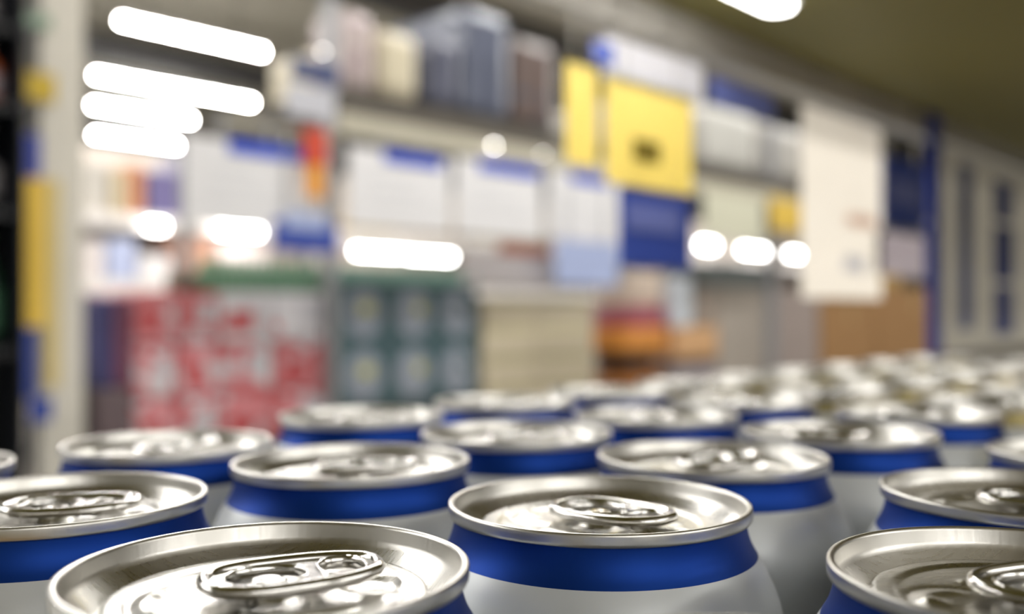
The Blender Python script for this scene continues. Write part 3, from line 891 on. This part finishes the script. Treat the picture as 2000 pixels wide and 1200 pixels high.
# ------------------------------------------------------------------ farther rack with lit shelf lamps
FV = 6.0
M_WSH = mat('white_shelf_paint', (222, 216, 212), .5)
rk3 = thing('far_shelf_rack', 'pale shelf rack far behind the packs with lit strip lamps', 'rack')
fu0, _ = pt(60, 0, FV); fu1 = 18.0
lev = [CAMZ - .35, CAMZ + .20, CAMZ + .62]
for z_ in lev:
    box('shelf_board', fu0, fu1, FV, FV + .7, z_ - .03, z_, M_WSH, rk3)
    box('price_rail', fu0, fu1, FV - .02, FV, z_ - .09, z_, M_WSH, rk3)
u_ = fu0
while u_ < fu1:
    box('upright', u_, u_ + .06, FV + .64, FV + .7, 0, CAMZ + 1.15, M_GREYU, rk3)
    u_ += 2.4
box('back_panel', fu0, fu1, FV + .7, FV + .72, 0, CAMZ + 1.15, mat('pale_back_panel', (206, 196, 186), .6), rk3)
GF = 'goods on the far pale rack'
def far_box(px0, px1, py0, lv, m, label, depth=.35):
    v = FV + .02
    u0, _ = pt(px0, 0, v); u1, _ = pt(px1, 0, v)
    z1 = pt((px0 + px1) / 2, py0, v)[1]
    t = thing('far_carton', label, 'carton', (u0, v, lev[lv] + .001), 0, GF)
    bm = bmesh.new(); add_box(bm, .01, u1 - u0 - .01, 0, depth, 0, max(.08, z1 - lev[lv]), .01); link_bm('carton', bm, m, t, False)
mk = lambda n, c: mat('far_' + n, c, .5, var=.15, scale=6)
far_box(168, 215, 318, 2, mk('grey', (186, 180, 172)), 'grey carton on the top far shelf, first right of the cream column')
far_box(216, 250, 330, 2, mk('sand', (196, 180, 150)), 'sand coloured carton on the top far shelf')
far_box(252, 284, 322, 2, mk('rust', (190, 130, 96)), 'rust coloured carton on the top far shelf')
far_box(286, 352, 336, 2, mk('violet', (104, 96, 140)), 'violet carton on the top far shelf, left of the widest price card')
far_box(354, 440, 300, 2, mk('grey2', (178, 176, 186)), 'pale violet-grey carton partly behind the widest price card')
far_box(168, 205, 470, 1, mk('pinkw', (226, 216, 214)), 'pinkish white carton on the middle far shelf, beside the cream column')
far_box(206, 268, 468, 1, mk('bluew', (176, 184, 214)), 'bluish carton on the middle far shelf')
far_box(270, 338, 500, 1, mk('white', (226, 222, 222)), 'white carton on the middle far shelf')
far_box(340, 422, 462, 1, mk('salmon', (196, 150, 128)), 'salmon carton on the middle far shelf between two strip lamps')
far_box(424, 530, 480, 1, mk('rosew', (220, 206, 202)), 'rose-white carton on the middle far shelf, left of the blue sign')
far_box(170, 250, 580, 0, mk('pinkb', (200, 184, 178)), 'pinkish beige carton on the low far shelf beside the cream column')
far_box(252, 280, 572, 0, mk('beige', (206, 198, 186)), 'beige carton on the low far shelf')
far_box(282, 334, 560, 0, mk('steel', (180, 182, 190)), 'steel-grey carton on the low far shelf')
far_box(336, 470, 570, 0, mk('cream', (206, 200, 188)), 'cream carton on the low far shelf above the green bottles')
far_box(472, 640, 570, 0, mk('cream2', (198, 196, 184)), 'greenish cream carton on the low far shelf above the green bottles')
far_box(670, 780, 440, 2, mk('olive', (156, 140, 104)), 'olive-brown carton seen under the white price card by the rack upright')
far_box(782, 900, 440, 2, mk('brown', (138, 120, 96)), 'brown carton seen below the gap between the white price cards')
far_box(902, 1080, 460, 2, mk('greyt', (150, 140, 122)), 'grey-tan carton seen below the middle price card')

M_STRIP = emit('strip_lamp_diffuser', (1.0, .985, .96), 20.0)
def strip(px0, px1, py, label, thick=.03, v=FV - .06):
    u0, z = pt(px0, py, v); u1, _ = pt(px1, py, v)
    t = thing('strip_lamp', label, 'strip lamp', (u0, v, z), 0, 'lit strip lamps on the far rack')
    L = u1 - u0
    bm = bmesh.new(); add_tube(bm, [(L * k / 4, 0, 0) for k in range(5)], thick, 10); link_bm('diffuser', bm, M_STRIP, t)
    bm = bmesh.new(); add_box(bm, 0, L, -.03, .042, thick * .6, thick * .6 + .03, .004); link_bm('housing', bm, M_HOUS, t, False)
strip(292, 318, 440, 'short round glowing strip lamp left of the longer one below the widest price card')
strip(432, 504, 448, 'glowing strip lamp left of the blue sign on the rack upright')
strip(696, 780, 490, 'glowing strip lamp above the dark green packs, left one of the joined pair')
strip(796, 880, 497, 'glowing strip lamp above the dark green packs, right one of the joined pair')
strip(1372, 1392, 478, 'short glowing lamp right of the blue sign under the yellow one', .045)
strip(1452, 1500, 488, 'glowing strip lamp below the cream card', .035)
strip(1542, 1580, 496, 'glowing strip lamp ending behind the tall white sign', .03)

# small glowing balls added to imitate round glints
def spot(px, py, v, s, label):
    u0, z = pt(px, py, v)
    t = thing('glint_ball', label, 'imitated glint', (u0, v, z), 0, 'small round imitated glints')
    m = emit('glint_glow', (1.0, .97, .92), s)  # emission stands in for a specular highlight
    bm = bmesh.new(); bmesh.ops.create_uvsphere(bm, u_segments=14, v_segments=8, radius=.006); link_bm('glint_bead', bm, m, t)
    bm = bmesh.new(); add_lathe(bm, [(0, .02), (.004, .02), (.0075, .004), (.0085, -.001)], 14); link_bm('glint_cup', bm, M_GREYU, t)
    return t
spot(965, 283, OV - .04, 34, 'small round spot of light on the rail above the middle price card')
spot(1060, 300, OV - .04, 9, 'faint round spot of light on the rail beside the yellow sign')
spot(630, 99, OV - .04, 10, 'pale round spot of light at the top of the rack upright')
